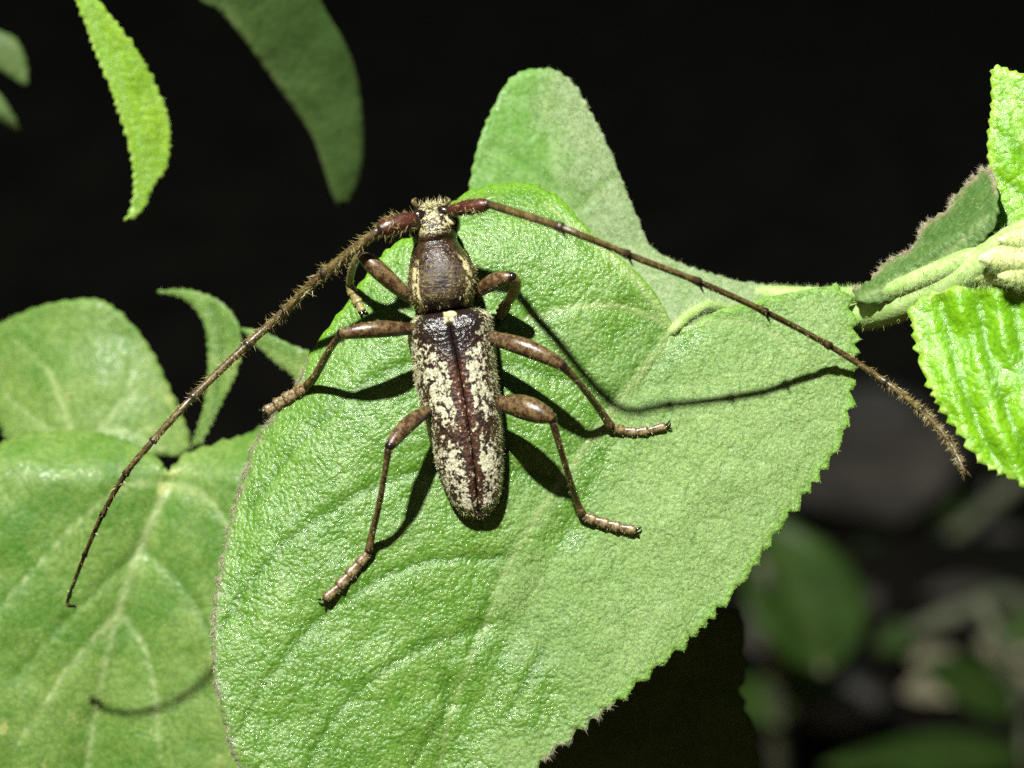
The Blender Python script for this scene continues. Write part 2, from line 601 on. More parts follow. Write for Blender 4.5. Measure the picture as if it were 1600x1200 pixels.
# ---------------------------------------------------------------- right-hand shrub: stem, buds and its leaves
shrub = empty('leafy_shrub', tuple(at(1900, 1500, 0.5) * [1, 1, 0]))
tag(shrub, 'velvety green shrub sprig with pale stem at right, carrying the beetle on its widest leaf', 'shrub', 'shrub sprigs of velvety leaves')
root_p = wloc(shrub)
stem_pts = [tuple(root_p), tuple(at(2080, 1300, 0.4)), tuple(at(1980, 600, 0.6)), tuple(at(1760, 330, 0.6)), tuple(at(1600, 378, 0.55)),
            tuple(at(1500, 432, 0.38)), tuple(at(1400, 478, 0.1)), tuple(at(1320, 500, -0.35)), tuple(at(1230, 505, -0.8))]
sv, sf, sa = tube(stem_pts, [0.28, 0.2, 0.16, 0.14, 0.14, 0.13, 0.12, 0.10, 0.06], 16, 10)
stem = mesh_obj('stem', sv, sf, M_STEM, shrub)
hv, hf = hairs_on(sv, tris_of(sf), 22000, 0.035, 0.0024, 0.9, (0, 0, 0), 5)
tag(mesh_obj('stem_hairs', hv, hf, M_DOWN, stem, smooth=False), kind='stuff')
# petioles: to the beetle's leaf and to the pair behind
for name, pts, rr in (
        ('petiole', [(1400, 478, 0.05), (1300, 500, -0.6), (1180, 502, -0.6), (1112, 480, -0.35), (1080, 492, -0.2), (1056, 512, -0.12), (1040, 528, -0.16)], [0.07, 0.06, 0.055, 0.045, 0.042, 0.04, 0.02]),
        ('petiole', [(1540, 395, 0.48), (1450, 432, 0.36), (1380, 458, 0.1), (1300, 462, -0.5), (1180, 460, -0.8), (1080, 470, -0.95)], [0.09, 0.075, 0.07, 0.06, 0.06, 0.04]),
        ('petiole', [(1640, 372, 0.55), (1610, 378, 0.4), (1590, 380, 0.25), (1585, 350, 0.12)], [0.09, 0.07, 0.06, 0.04])):
    v, f, a = tube([tuple(at(*p)) for p in pts], rr, 12, 6)
    o = mesh_obj(name, v, f, M_STEM, shrub)
    hv, hf = hairs_on(v, tris_of(f), 5000, 0.03, 0.0024, 0.9, (0, 0, 0), 6)
    tag(mesh_obj('stem_hairs', hv, hf, M_DOWN, o, smooth=False), kind='stuff')
# buds at the tip: several pale downy scales
for k, (p0, p1, rad) in enumerate((((1620, 424, 0.55), (1500, 428, 0.50), 0.10), ((1650, 398, 0.6), (1530, 404, 0.68), 0.12),
                                   ((1660, 432, 0.6), (1560, 432, 0.68), 0.09), ((1670, 376, 0.6), (1560, 374, 0.7), 0.10))):
    p0, p1 = at(*p0), at(*p1)
    v, f, a = tube([p0, p0 * .6 + p1 * .4, p0 * .25 + p1 * .75, p1], [rad * .7, rad, rad * .7, rad * .15], 12, 5, 0.7)
    o = mesh_obj('bud', v, f, M_BUD, shrub)
    hv, hf = hairs_on(v, tris_of(f), 2500, 0.045, 0.0025, 0.6, (-0.6, 0, 0), 15 + k)
    tag(mesh_obj('bud_hairs', hv, hf, M_DOWN, o, smooth=False), kind='stuff')

A_OUT = [(717, 307), (761, 292), (796, 286), (831, 288), (866, 303), (888, 321), (905, 342), (927, 366), (962, 397), (1004, 434),
         (1034, 474), (1051, 508), (1060, 513), (1085, 506), (1120, 486), (1160, 475), (1240, 456), (1308, 448), (1326, 468), (1336, 505), (1339, 550),
         (1334, 605), (1324, 660), (1308, 702), (1275, 750), (1240, 797), (1200, 852), (1162, 908), (1125, 950), (1075, 1003), (1028, 1042),
         (985, 1080), (930, 1122), (880, 1162), (830, 1205), (770, 1245), (660, 1275), (520, 1265), (420, 1232), (368, 1190), (346, 1110),
         (332, 1040), (333, 955), (343, 890), (355, 830), (374, 760), (398, 690), (432, 640), (462, 602), (482, 555), (520, 502), (553, 458),
         (585, 412), (612, 384), (640, 372), (690, 345)]
A_VEINS = [([(1055, 512), (985, 605), (900, 720), (812, 850), (757, 980), (706, 1110), (680, 1225)], 6.5),
           ([(1055, 512), (960, 478), (860, 487), (740, 520), (620, 480)], 5),
           ([(1052, 508), (985, 430), (905, 360), (850, 318)], 7),
           ([(1058, 514), (1140, 500), (1220, 530), (1290, 600)], 4)]
A_GROOVES = [([(970, 622), (810, 575), (640, 570), (540, 622), (460, 700), (385, 800)], 6),
             ([(880, 750), (720, 725), (580, 762), (470, 830), (395, 905), (345, 985)], 6),
             ([(800, 870), (650, 880), (520, 950), (420, 1060), (370, 1150)], 5),
             ([(757, 980), (640, 1020), (530, 1110), (470, 1220)], 5),
             ([(852, 1008), (825, 1060), (790, 1125)], 5),
            ([(700, 1060), (690, 1120), (640, 1200)], 5)]


def a_teeth(o):
    x, y = o[:, 0], o[:, 1]
    return np.where((x > 830) & (y > 440), 1.0, 0.45) * np.where((y < 515) & (x > 880) & (x < 1300), 0.1, 1)


def a_rim(x, y):
    return ((x < 470) | ((y < 420) & (x > 690)) * 0.3 | ((y > 1120) & (x > 780)) * 0.6).astype(float) if False else np.where(x < 480, 1.0, np.where((y > 1100), 0.6, 0.0))


def a_down_sheen(x, y):  # hair density, and where the hairs' sheen is painted into the leaf colour
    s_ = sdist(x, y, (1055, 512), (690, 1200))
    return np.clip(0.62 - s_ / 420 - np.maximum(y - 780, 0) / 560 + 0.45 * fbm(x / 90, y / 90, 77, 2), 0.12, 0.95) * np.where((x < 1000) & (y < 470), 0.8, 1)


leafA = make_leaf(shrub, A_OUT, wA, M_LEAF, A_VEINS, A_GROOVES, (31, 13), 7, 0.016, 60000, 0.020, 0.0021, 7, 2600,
                  'broad pale green toothed leaf that the beetle stands on', 1, 0.02, tuple(-0.3 * UPV), toothfree=a_teeth, rim_sel=a_rim, hair_sel=a_down_sheen)
B_OUT = [(840, 107), (812, 113), (790, 132), (772, 165), (752, 210), (739, 260), (733, 310), (740, 400), (800, 480), (920, 530), (1060, 525),
         (1180, 500), (1300, 490), (1335, 475), (1318, 456), (1250, 450), (1180, 443), (1120, 430), (1060, 410), (1018, 386), (998, 345),
         (975, 290), (947, 222), (920, 170), (897, 132), (868, 110)]


def wB(x, y):
    s = sdist(x, y, (838, 110), (930, 470))
    return -1.0 - 0.0004 * (400 - y) + 0.0007 * np.minimum(np.abs(s), 120) + 0.0020 * np.maximum(y - 380, 0)


make_leaf(shrub, B_OUT, wB, M_LEAF_PALE, [([(930, 500), (900, 380), (866, 240), (842, 125)], 9)], [([(890, 330), (950, 280), (965, 270)], 5), ([(880, 300), (800, 240), (760, 230)], 5)],
          (22, 4), 8, 0.018, 26000, 0.026, 0.0023, 9, 0, 'tall pale downy leaf with rounded tip rising behind the beetle', 2,
          hair_sel=lambda x, y: np.clip(0.45 - sdist(x, y, (838, 110), (930, 470)) / 90 + 0.3 * fbm(x / 60, y / 60, 5, 2), 0.08, 1))  # right half's downy sheen is painted in as a greyer green

K_OUT = [(1424, 505), (1421, 482), (1450, 461), (1480, 450), (1530, 443), (1600, 452), (1690, 480), (1760, 560), (1770, 680), (1720, 780), (1650, 795),
         (1598, 758), (1568, 742), (1530, 720), (1502, 682), (1470, 640), (1446, 592), (1432, 548)]


def wK(x, y):
    return 0.42 + 0.0009 * (x - 1430) + 0.0009 * (y - 450) - 0.0008 * np.maximum(0, 1500 - x) - 0.016 * np.cos((x - 1430 + (y - 500) * -0.30 + 14 * vnoise(x / 60, y / 60, 9)) / 56 * 2 * math.pi) * np.clip((x - 1440) / 60, 0, 1)


def kg(x0):
    return [(x0, 470), (x0 + 16, 560), (x0 + 52, 660), (x0 + 110, 760)]


make_leaf(shrub, K_OUT, wK, M_YOUNG, [], [(kg(1474), 7), (kg(1528), 8), (kg(1580), 8), (kg(1640), 8)],
          (22, 10), 6.5, 0.034, 1200, 0.022, 0.0022, 9, 0, 'glossy bright green young leaf below the pale buds', 3)
v, f, a = tube([tuple(at(1530, 412, 0.36)), tuple(at(1535, 430, 0.40)), tuple(at(1545, 450, 0.46)), tuple(at(1556, 475, 0.48))], [0.05, 0.045, 0.04, 0.02], 8, 5)
mesh_obj('petiole', v, f, M_STEM, shrub)
J_OUT = [(1549, 112), (1560, 103), (1582, 111), (1625, 128), (1690, 200), (1710, 310), (1660, 400), (1600, 410), (1565, 392), (1551, 355),
         (1545, 300), (1545, 262), (1543, 220), (1549, 160)]
make_leaf(shrub, J_OUT, lambda x, y: 0.05 + 0.0010 * (x - 1550) + 0.0006 * (y - 250), M_YOUNG, [([(1640, 400), (1620, 300), (1575, 130)], 9)],
          [([(1630, 330), (1580, 290), (1552, 270)], 5), ([(1618, 260), (1575, 220), (1550, 200)], 5)],
          (17, 5), 6.5, 0.022, 2000, 0.024, 0.0022, 9, 0, 'upright yellow-green young leaf at the top right', 4)
L_OUT = [(1332, 452), (1356, 440), (1384, 408), (1425, 386), (1441, 352), (1475, 330), (1500, 297), (1540, 262), (1556, 285), (1556, 350), (1512, 396),
         (1450, 440), (1398, 468), (1350, 474)]


def wL(x, y):
    s = sdist(x, y, (1340, 470), (1552, 330))
    return 0.25 + 0.0028 * (x - 1400) * 0.8 - 0.006 * np.maximum(-s, 0)


make_leaf(shrub, L_OUT, wL, M_CILIATE, [([(1345, 468), (1450, 422), (1548, 335)], 7)], [], (20, 5), 6, 0.02, 700, 0.022, 0.002, 6, 1300,
          'folded dark green leaf edged with a pinkish fringe of hairs', 5, rim_len=0.032,
          rim_sel=lambda x, y: (sdist(x, y, (1340, 470), (1552, 330)) < -18).astype(float))
M_OUT = [(1148, 952), (1162, 1010), (1168, 1042), (1158, 1085), (1176, 1130), (1184, 1200), (1150, 1310), (1000, 1380), (850, 1330), (790, 1200),
         (850, 1060), (1000, 960)]
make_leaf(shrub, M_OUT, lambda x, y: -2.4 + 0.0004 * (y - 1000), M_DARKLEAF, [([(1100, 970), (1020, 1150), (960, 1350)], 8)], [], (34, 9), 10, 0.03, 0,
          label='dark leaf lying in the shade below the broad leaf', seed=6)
v, f, a = tube([tuple(at(1100, 972, -2.35)), tuple(at(1050, 820, -2.5)), tuple(at(1130, 660, -2.2)), tuple(at(1240, 550, -1.3)), tuple(at(1330, 502, -0.4))], [0.04, 0.045, 0.045, 0.05, 0.06], 8, 6)
# that leaf's stalk runs up behind the broad leaf to the stem
mesh_obj('petiole', *((v, f)), M_STEM, shrub)

# ---------------------------------------------------------------- left-hand sprig
left = empty('leafy_shrub', tuple(at(-420, 900, -3.5) * [1, 1, 0]))
tag(left, 'sprig of broad green leaves at lower left, half hidden behind the beetle\'s leaf', 'shrub', 'shrub sprigs of velvety leaves')
lp = wloc(left)
v, f, a = tube([tuple(lp), tuple(at(-430, 1050, -3.6)), tuple(at(-300, 850, -3.6)), tuple(at(-60, 760, -3.4)), tuple(at(160, 740, -3.2)), tuple(at(420, 790, -3.3))],
               [0.22, 0.18, 0.15, 0.13, 0.11, 0.05], 12, 8)
mesh_obj('stem', v, f, M_STEM, left)


def wC(x, y):
    s = sdist(x, y, (262, 755), (138, 1190))
    return -1.35 + 0.0003 * (y - 900) + 0.16 * (1 - np.exp(-np.abs(s) / 120)) - 0.5 * (np.maximum(s - 200, 0) / 220) ** 2 - 0.35 * np.maximum(0, (760 - y) / 90) ** 2 * (x < 9e9)


C_OUT = [(-130, 740), (0, 692), (55, 676), (130, 672), (195, 688), (242, 712), (262, 738), (285, 712), (330, 695), (385, 678), (430, 662), (500, 690), (540, 820),
         (520, 1000), (480, 1150), (400, 1300), (250, 1400), (60, 1420), (-120, 1330), (-220, 1120), (-220, 880)]
make_leaf(left, C_OUT, wC, M_LEAF_SIDE,
          [([(262, 757), (222, 850), (186, 950), (155, 1080), (136, 1200), (125, 1320)], 5.5), ([(262, 757), (200, 758), (120, 818), (40, 905), (-60, 1020)], 3.5),
           ([(262, 757), (310, 768), (352, 812), (372, 880)], 4.5), ([(186, 958), (220, 1000), (242, 1080), (250, 1180)], 4), ([(180, 965), (110, 1040), (30, 1160)], 4),
           ],
          [([(222, 850), (300, 930), (340, 1020)], 4), ([(215, 860), (120, 950), (20, 1060)], 4)],
          (26, 5), 8, 0.018, 26000, 0.02, 0.0022, 9, 0, 'wide heart-shaped leaf at lower left with a pale midrib', 7)
v, f, a = tube([tuple(at(262, 757, -1.45)), tuple(at(255, 742, -1.8)), tuple(at(245, 740, -2.5)), tuple(at(200, 742, -3.2))], [0.04, 0.045, 0.05, 0.05], 8, 5)
mesh_obj('petiole', v, f, M_STEM, left)
D_OUT = [(-120, 560), (-40, 520), (0, 504), (60, 479), (120, 468), (160, 470), (200, 500), (236, 547), (262, 600), (285, 650), (297, 690), (284, 712),
         (250, 712), (200, 720), (120, 730), (50, 720), (12, 690), (-6, 655), (-40, 640), (-110, 620)]
make_leaf(left, D_OUT, lambda x, y: -2.15 + 0.0010 * (y - 600) + 0.0009 * (x - 150) - 0.0000075 * (x - 120) ** 2, M_LEAF_SIDE,
          [([(120, 690), (190, 672), (255, 702)], 5), ([(120, 690), (100, 640), (75, 580), (20, 530)], 5), ([(120, 690), (60, 660), (0, 610)], 4), ([(150, 680), (200, 610), (205, 550)], 4)],
          [], (24, 4), 8, 0.018, 15000, 0.02, 0.0022, 9, 0, 'rounded pale green leaf above the heart-shaped one', 8)
v, f, a = tube([tuple(at(120, 700, -2.35)), tuple(at(100, 735, -2.9)), tuple(at(60, 750, -3.35))], [0.04, 0.045, 0.05], 8, 5)
mesh_obj('petiole', v, f, M_STEM, left)
E_OUT = [(246, 456), (275, 452), (305, 455), (342, 470), (370, 500), (377, 540), (370, 582), (351, 622), (332, 660), (314, 694), (303, 688), (318, 635), (325, 575),
         (322, 522), (310, 490), (284, 466)]
make_leaf(left, E_OUT, lambda x, y: -1.9 + 0.0012 * (x - 320) + 0.0004 * (y - 560), M_LEAF_SIDE, [], [([(330, 480), (345, 540), (335, 640)], 6)], (14, 3.5), 6, 0.015, 4000, 0.02, 0.0022, 8, 0,
          'curved crescent of leaf behind the left antenna', 9)
v, f, a = tube([tuple(at(310, 685, -1.9)), tuple(at(298, 715, -2.4)), tuple(at(270, 745, -3.2))], [0.03, 0.04, 0.05], 8, 5)
mesh_obj('petiole', v, f, M_STEM, left)
F_OUT = [(378, 515), (400, 516), (420, 522), (447, 535), (480, 548), (520, 560), (530, 600), (480, 605), (455, 585), (432, 568), (408, 547)]
make_leaf(left, F_OUT, lambda x, y: -1.6 + 0.0012 * (x - 430), M_LEAF_SIDE, [], [], (14, 3), 6, 0.015, 2500, 0.02, 0.0022, 8, 0, 'small leaf tip between the antenna and the broad leaf', 10)
v, f, a = tube([tuple(at(515, 585, -1.6)), tuple(at(520, 650, -2.2)), tuple(at(470, 740, -3.0)), tuple(at(415, 788, -3.3))], [0.03, 0.04, 0.045, 0.05], 8, 5)
mesh_obj('petiole', v, f, M_STEM, left)

# ---------------------------------------------------------------- sprig hanging in from the upper left
top = empty('leafy_shrub', tuple(at(-700, 400, -5) * [1, 1, 0]))
tag(top, 'sprig hanging in at upper left with one bright toothed leaf and darker leaves behind', 'shrub', 'shrub sprigs of velvety leaves')
tp = wloc(top)
v, f, a = tube([tuple(tp), tuple(at(-650, 500, -4)), tuple(at(-500, 0, -2.5)), tuple(at(-200, -260, -1.5)), tuple(at(120, -220, -1.2)), tuple(at(420, -250, -2.5))], [0.24, 0.2, 0.17, 0.14, 0.11, 0.07], 12, 8)
mesh_obj('stem', v, f, M_STEM, top)
G_OUT = [(100, -50), (118, 0), (131, 32), (150, 85), (170, 132), (190, 190), (204, 240), (209, 290), (205, 322), (196, 344), (222, 330), (241, 290),
         (260, 262), (266, 220), (262, 180), (246, 138), (220, 88), (188, 43), (157, 3), (130, -50)]
make_leaf(top, G_OUT, lambda x, y: -1.5 + 0.0035 * sdist(x, y, (140, 20), (212, 250)) * 0.5 - 0.0006 * (y - 150), M_HANG,
          [([(115, -60), (145, 30), (180, 120), (213, 200), (222, 250), (205, 330)], 9)], [], (15, 6), 6, 0.015, 3500, 0.022, 0.0024, 8, 0,
          'narrow bright yellow-green toothed leaf hanging at upper left', 11)
v, f, a = tube([tuple(at(112, -45, -1.5)), tuple(at(100, -120, -1.4)), tuple(at(90, -225, -1.2))], [0.04, 0.045, 0.05], 8, 5)
mesh_obj('petiole', v, f, M_STEM, top)
H_OUT = [(300, -60), (312, 0), (345, 22), (390, 75), (430, 130), (470, 185), (490, 218), (505, 260), (518, 300), (531, 323), (549, 310), (562, 280), (568, 230),
         (565, 170), (555, 110), (535, 60), (508, 15), (470, -60), (390, -110), (330, -100)]
make_leaf(top, H_OUT, lambda x, y: -3.2 - 0.006 * (300 - y) * -0.35 - 0.0035 * (x - 430), M_DIMMED, [([(320, -40), (390, 72), (470, 183), (506, 258), (530, 318)], 12)], [],
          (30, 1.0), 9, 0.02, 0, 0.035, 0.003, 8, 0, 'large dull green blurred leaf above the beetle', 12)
v, f, a = tube([tuple(at(320, -70, -2.9)), tuple(at(340, -150, -2.5)), tuple(at(400, -248, -2.45))], [0.05, 0.05, 0.06], 8, 5)
mesh_obj('petiole', v, f, M_STEM, top)
I_OUT = [(-60, 10), (-20, 40), (5, 50), (26, 62), (40, 92), (42, 132), (20, 122), (0, 110), (-40, 100), (-90, 70)]
make_leaf(top, I_OUT, lambda x, y: -4.0 + 0 * x, M_DARKLEAF, [], [], (16, 2), 8, 0.03, 0, label='small blurred leaf tip at the upper left edge', seed=13)
I2_OUT = [(-80, 60), (-30, 120), (0, 148), (15, 170), (31, 204), (12, 196), (-20, 175), (-70, 130)]
make_leaf(top, I2_OUT, lambda x, y: -4.2 + 0 * x, M_DARKLEAF, [], [], (16, 2), 8, 0.03, 0, label='thin pale leaf tip at the left edge, under the other', seed=14)
v, f, a = tube([tuple(at(-75, 45, -4.0)), tuple(at(-120, -40, -3)), tuple(at(-190, -250, -1.6))], [0.04, 0.045, 0.05], 8, 5)
mesh_obj('petiole', v, f, M_STEM, top)
v, f, a = tube([tuple(at(-74, 75, -4.2)), tuple(at(-200, 20, -3.4)), tuple(at(-330, -150, -2.0))], [0.04, 0.045, 0.05], 8, 5)
mesh_obj('petiole', v, f, M_STEM, top)

# ---------------------------------------------------------------- low weeds, litter and stones on the ground behind
M_WEED = leaf_mat('weed_leaf', (0.055, 0.115, 0.018), (0.020, 0.052, 0.006), (0.08, 0.13, 0.035), rough=0.5, spec=0.25, bump=0.4, cell=6, sheen=0.0)
M_DRY = plain_mat('dry_leaf', (0.20, 0.19, 0.12), (0.36, 0.34, 0.22), 0.9, 0.8, 0.2, 0.5, 6, 0.05)
M_DRYGREY = plain_mat('dry_leaf_grey', (0.045, 0.042, 0.035), (0.085, 0.077, 0.062), 0.9, 0.85, 0.2, 0.5, 6, 0.05)
M_STONE = plain_mat('stone_grey', (0.06, 0.06, 0.055), (0.12, 0.115, 0.105), 0.8, 0.85, 0.2, 0.6, 4, 0.1)
M_WSTEM = plain_mat('weed_stem', (0.12, 0.14, 0.09), (0.17, 0.19, 0.12), 2, 0.7, 0.2, 0.4, 10, 0.03)


def blade(base, direction, upn, length, width, mat, name, parent, curl=0.2, seed=0, nx=16, ny=9, shape=0.8):
    """an ovate leaf blade grown from base along direction"""
    d = np.asarray(direction, float); d /= np.linalg.norm(d)
    u = np.asarray(upn, float); u = u - d * (u @ d); u /= np.linalg.norm(u)
    s = np.cross(d, u)
    tt = np.linspace(0, 1, nx)
    V = []
    for i, a in enumerate(tt):
        hw = width / 2 * (math.sin(math.pi * min(1, a ** shape)) ** 0.8 + 0.02)
        for b in np.linspace(-1, 1, ny):
            h = -curl * length * a * a + 0.25 * abs(b) * hw + 0.05 * width * float(vnoise(np.array([a * 4 + seed]), np.array([b * 2.0]), seed)[0])
            V.append(base + d * (a * length) + s * (b * hw * (1 + 0.05 * math.sin(a * 40 + seed))) + u * h)
    V = np.array(V)
    F = [(i * ny + j, i * ny + j + 1, (i + 1) * ny + j + 1, (i + 1) * ny + j) for i in range(nx - 1) for j in range(ny - 1)]
    vb = np.tile(np.exp(-(np.linspace(-1, 1, ny) / 0.12) ** 2), nx)
    o = mesh_obj(name, V, F, mat, parent, {'vein': vb, 'groove': vb * 0, 'rim': vb * 0})
    md = o.modifiers.new('thickness', 'SOLIDIFY'); md.thickness = 0.05
    return o


def ray_dir(px, py):
    r = FWD + (px - 800) / FPX * RGT + (600 - py) / FPX * UPV
    return r


def atd(px, py, depth):
    return CAM + depth * ray_dir(px, py)


def weed(stem_px, leaves, label, rad=0.16):
    base = ground_at(*stem_px[0][:2])
    t_ = empty('low_weed', tuple(base - np.array([0, 0, 0.5])))
    tag(t_, label, 'weed', 'low weeds behind the shrub')
    pts = [base - np.array([0, 0, 0.5])] + [atd(*p) for p in stem_px[1:]]
    v, f, a = tube(pts, np.linspace(rad, rad * 0.6, len(pts)), 8, 6)
    mesh_obj('stem', v, f, M_WSTEM, t_)
    for k, (p0, p1, wd, tilt) in enumerate(leaves):
        a0, a1 = atd(*p0), atd(*p1)
        blade(a0, a1 - a0, np.array([tilt, -0.5, 0.8]), np.linalg.norm(a1 - a0), wd, M_WEED, 'leaf', t_, 0.12, k + 3)
        # its stalk joins the stem
        q = min(pts, key=lambda s_: np.linalg.norm(s_ - a0))
        if np.linalg.norm(q - a0) > 0.3:
            v, f, a = tube([q, (q + a0) / 2 + np.array([0, 0, 0.2]), a0], [rad * .6, rad * .5, rad * .4], 6, 4)
            mesh_obj('petiole', v, f, M_WSTEM, t_)
    return t_


weed([(1230, 1290), (1215, 1180, 46), (1210, 1010, 44), (1190, 880, 43)],
     [((1290, 1050, 43), (1200, 790, 44), 2.0, 0.3), ((1215, 1100, 45), (1330, 1010, 45), 0.9, 0), ((1215, 1130, 45), (1150, 1050, 46), 0.9, 0)],
     'weed with one large upright blurred leaf right of the broad leaf')
weed([(1620, 1290), (1600, 1130, 47), (1560, 1000, 46), (1530, 940, 46)],
     [((1590, 1110, 46), (1455, 1035, 45), 0.95, 0.1), ((1600, 1180, 46), (1310, 1175, 44), 0.75, 0), ((1560, 1000, 46), (1660, 960, 46), 0.6, 0)],
     'weed with a pointed green leaf and a long low leaf at the bottom right corner')
weed([(1380, 1240), (1420, 1000, 58), (1450, 880, 57), (1570, 770, 56), (1640, 700, 56)],
     [((1450, 880, 57), (1350, 850, 56), 0.8, 0), ((1500, 830, 57), (1390, 700, 58), 1.1, 0.3)],
     'thin leaning grey-green weed stem behind the tip of the right antenna', 0.22)
weed([(1720, 1100), (1600, 945, 52), (1500, 958, 51), (1430, 985, 51)],
     [((1430, 985, 51), (1370, 1010, 51), 0.6, 0), ((1560, 950, 52), (1540, 915, 52), 0.6, 0)],
     'weed stem bent almost level across the lower right', 0.24)


rw = np.random.default_rng(4)
lv = []
for k in range(9):
    x0, y0 = rw.uniform(1380, 1580), rw.uniform(800, 1130)
    dd_ = rw.uniform(52, 60)
    an = rw.uniform(-0.6, 1.2)
    ll = rw.uniform(45, 95)
    lv.append(((x0, y0, dd_), (x0 + ll * math.cos(an), y0 - ll * math.sin(an), dd_ + rw.uniform(-1, 1)), rw.uniform(0.35, 0.7), rw.uniform(-0.5, 0.5)))
weed([(1500, 1270), (1490, 1120, 56), (1470, 980, 57), (1500, 860, 58), (1550, 760, 58)], lv,
     'straggling weed of many small dim leaves deep in the dark at lower right', 0.12)


def litter(px, py, ln, wd, ang, mat, label, seed, name='dry_leaf', lift=0.35):
    c = ground_at(px, py)
    c = c + np.array([0, 0, float(gh(np.array([c[0]]), np.array([c[1]]))[0]) + lift])
    d = np.array([math.cos(ang), math.sin(ang), 0.12])
    o = blade(c - d * ln / 2, d, np.array([0.1, -0.45, 1]), ln, wd, mat, name, None, 0.12, seed)
    tag(o, label, 'dry leaf', 'dry leaves on the soil')
    return o


litter(1443, 1092, 1.0, 1.0, 1.2, M_DRY, 'pale dry leaf standing out between the dark gaps at bottom right', 1, lift=0.5)
litter(1580, 1058, 1.5, 1.1, 0.4, M_DRY, 'broad beige dry leaf behind the pointed weed leaf', 2, lift=0.5)
litter(1520, 1138, 2.6, 0.7, 0.1, M_DRY, 'long beige dry leaf lying along the bottom right', 3, lift=0.5)
litter(1320, 810, 4.6, 4.2, 1.9, M_DRYGREY, 'large grey-brown dry leaf beyond the edge of the broad leaf', 4, lift=0.8)
litter(1345, 985, 0.9, 0.6, 2.0, M_DRYGREY, 'small grey dry leaf right of the upright weed leaf', 5)
litter(1210, 1035, 1.6, 0.9, 0.3, M_DRYGREY, 'dry leaf under the upright weed leaf', 6)
litter(1230, 1140, 1.0, 0.9, 1.8, M_DRYGREY, 'dull dry leaf close to the bottom edge right of the shaded leaf', 7)
litter(1500, 975, 1.5, 0.4, 0.2, M_DRYGREY, 'narrow dry leaf under the level weed stem', 8)


def stone(px, py, rx, ry, rz, label, seed):
    c = ground_at(px, py)
    nu, nv = 18, 12
    V = []
    for i in range(nv + 1):
        th = math.pi * i / nv
        for j in range(nu):
            ph = 2 * math.pi * j / nu
            k = 1 + 0.16 * float(vnoise(np.array([2.2 * math.cos(ph) * math.sin(th) + seed * 3]), np.array([2.2 * math.sin(ph) * math.sin(th) + 2 * math.cos(th)]), seed)[0])
            V.append((c[0] + rx * k * math.sin(th) * math.cos(ph), c[1] + ry * k * math.sin(th) * math.sin(ph), c[2] + rz * 0.5 + rz * k * math.cos(th)))
    F = [(i * nu + j, (i + 1) * nu + j, (i + 1) * nu + (j + 1) % nu, i * nu + (j + 1) % nu) for i in range(nv) for j in range(nu)]
    o = mesh_obj('stone', V, F, M_STONE)
    tag(o, label, 'stone', 'stones on the soil')


stone(1365, 690, 1.3, 1.5, 0.6, 'grey stone in the dark beside the large dry leaf', 1)
stone(1300, 1120, 0.9, 1.0, 0.5, 'small stone near the bottom edge under the weeds', 2)
stone(1560, 860, 0.7, 0.8, 0.35, 'dim grey stone above the level weed stem', 3)

# ---------------------------------------------------------------- the beetle
def bodymat():
    m, nt, p, out = new_mat('beetle_body')
    g = NT(nt)
    vec = g.n('ShaderNodeTexCoord').outputs['Object']
    au, av = g.attr('au'), g.attr('av')
    aa = g.math('ABSOLUTE', au)
    n1 = g.noise(vec, 26, 4, 0.65); n2 = g.noise(vec, 60, 3, 0.7)
    col = g.mix(g.ramp(n1, 0.4, 0.62), (0.012, 0.006, 0.004), (0.040, 0.022, 0.008))
    mp = g.n('ShaderNodeMapping'); mp.inputs['Scale'].default_value = (9, 42, 42)
    g.l(vec, mp.inputs['Vector'])
    n2 = g.noise(mp.outputs[0], 1.0, 3, 0.65)
    # olive down over the hind part of the pronotum
    pr = g.math('MULTIPLY', g.ramp(av, 400, 440), g.ramp(av, 470, 484, 1, 0))
    col = g.mix(g.math('MULTIPLY', pr, g.math('MULTIPLY', g.ramp(n2, 0.44, 0.58, 0, 0.85), g.ramp(g.noise(vec, 9, 3, 0.6), 0.36, 0.56, 0.15, 1))), col, (0.095, 0.070, 0.027))
    # two pale stripes on the pronotum
    st = g.math('MULTIPLY', g.ramp(aa, 0.60, 0.66), g.ramp(aa, 0.80, 0.88, 1, 0))
    st = g.math('MULTIPLY', st, g.math('MULTIPLY', g.ramp(av, 398, 412), g.ramp(n1, 0.43, 0.55)))
    st = g.math('MULTIPLY', st, g.ramp(av, 478, 486, 1, 0))
    col = g.mix(st, col, (0.50, 0.44, 0.22))
    # dark slit on the midline
    sl = g.math('MULTIPLY', g.ramp(aa, 0.05, 0.12, 1, 0), g.math('MULTIPLY', g.ramp(av, 418, 426), g.ramp(av, 450, 458, 1, 0)))
    col = g.mix(sl, col, (0.010, 0.004, 0.003))
    # cream down on top of the head
    hd = g.math('MULTIPLY', g.ramp(av, 360, 369, 1, 0), g.ramp(aa, 0.55, 0.75, 1, 0))
    hd = g.math('MULTIPLY', hd, g.ramp(g.math('ADD', g.math('MULTIPLY', n1, 0.5), g.math('MULTIPLY', g.noise(vec, 52, 3, 0.65), 0.5)), 0.47, 0.56, 0.0, 0.85))
    col = g.mix(hd, col, (0.36, 0.34, 0.17))
    g.l(col, p.inputs['Base Color'])
    gl = g.math('MULTIPLY', g.ramp(av, 425, 395), 0.4)
    g.l(g.math('SUBTRACT', 0.5, gl), p.inputs['Roughness']) if False else None
    g.l(g.ramp(av, 395, 430, 0.28, 0.55), p.inputs['Roughness'])
    g.l(g.bump(g.math('ADD', n1, n2), 0.85, 0.014), p.inputs['Normal'])
    return m


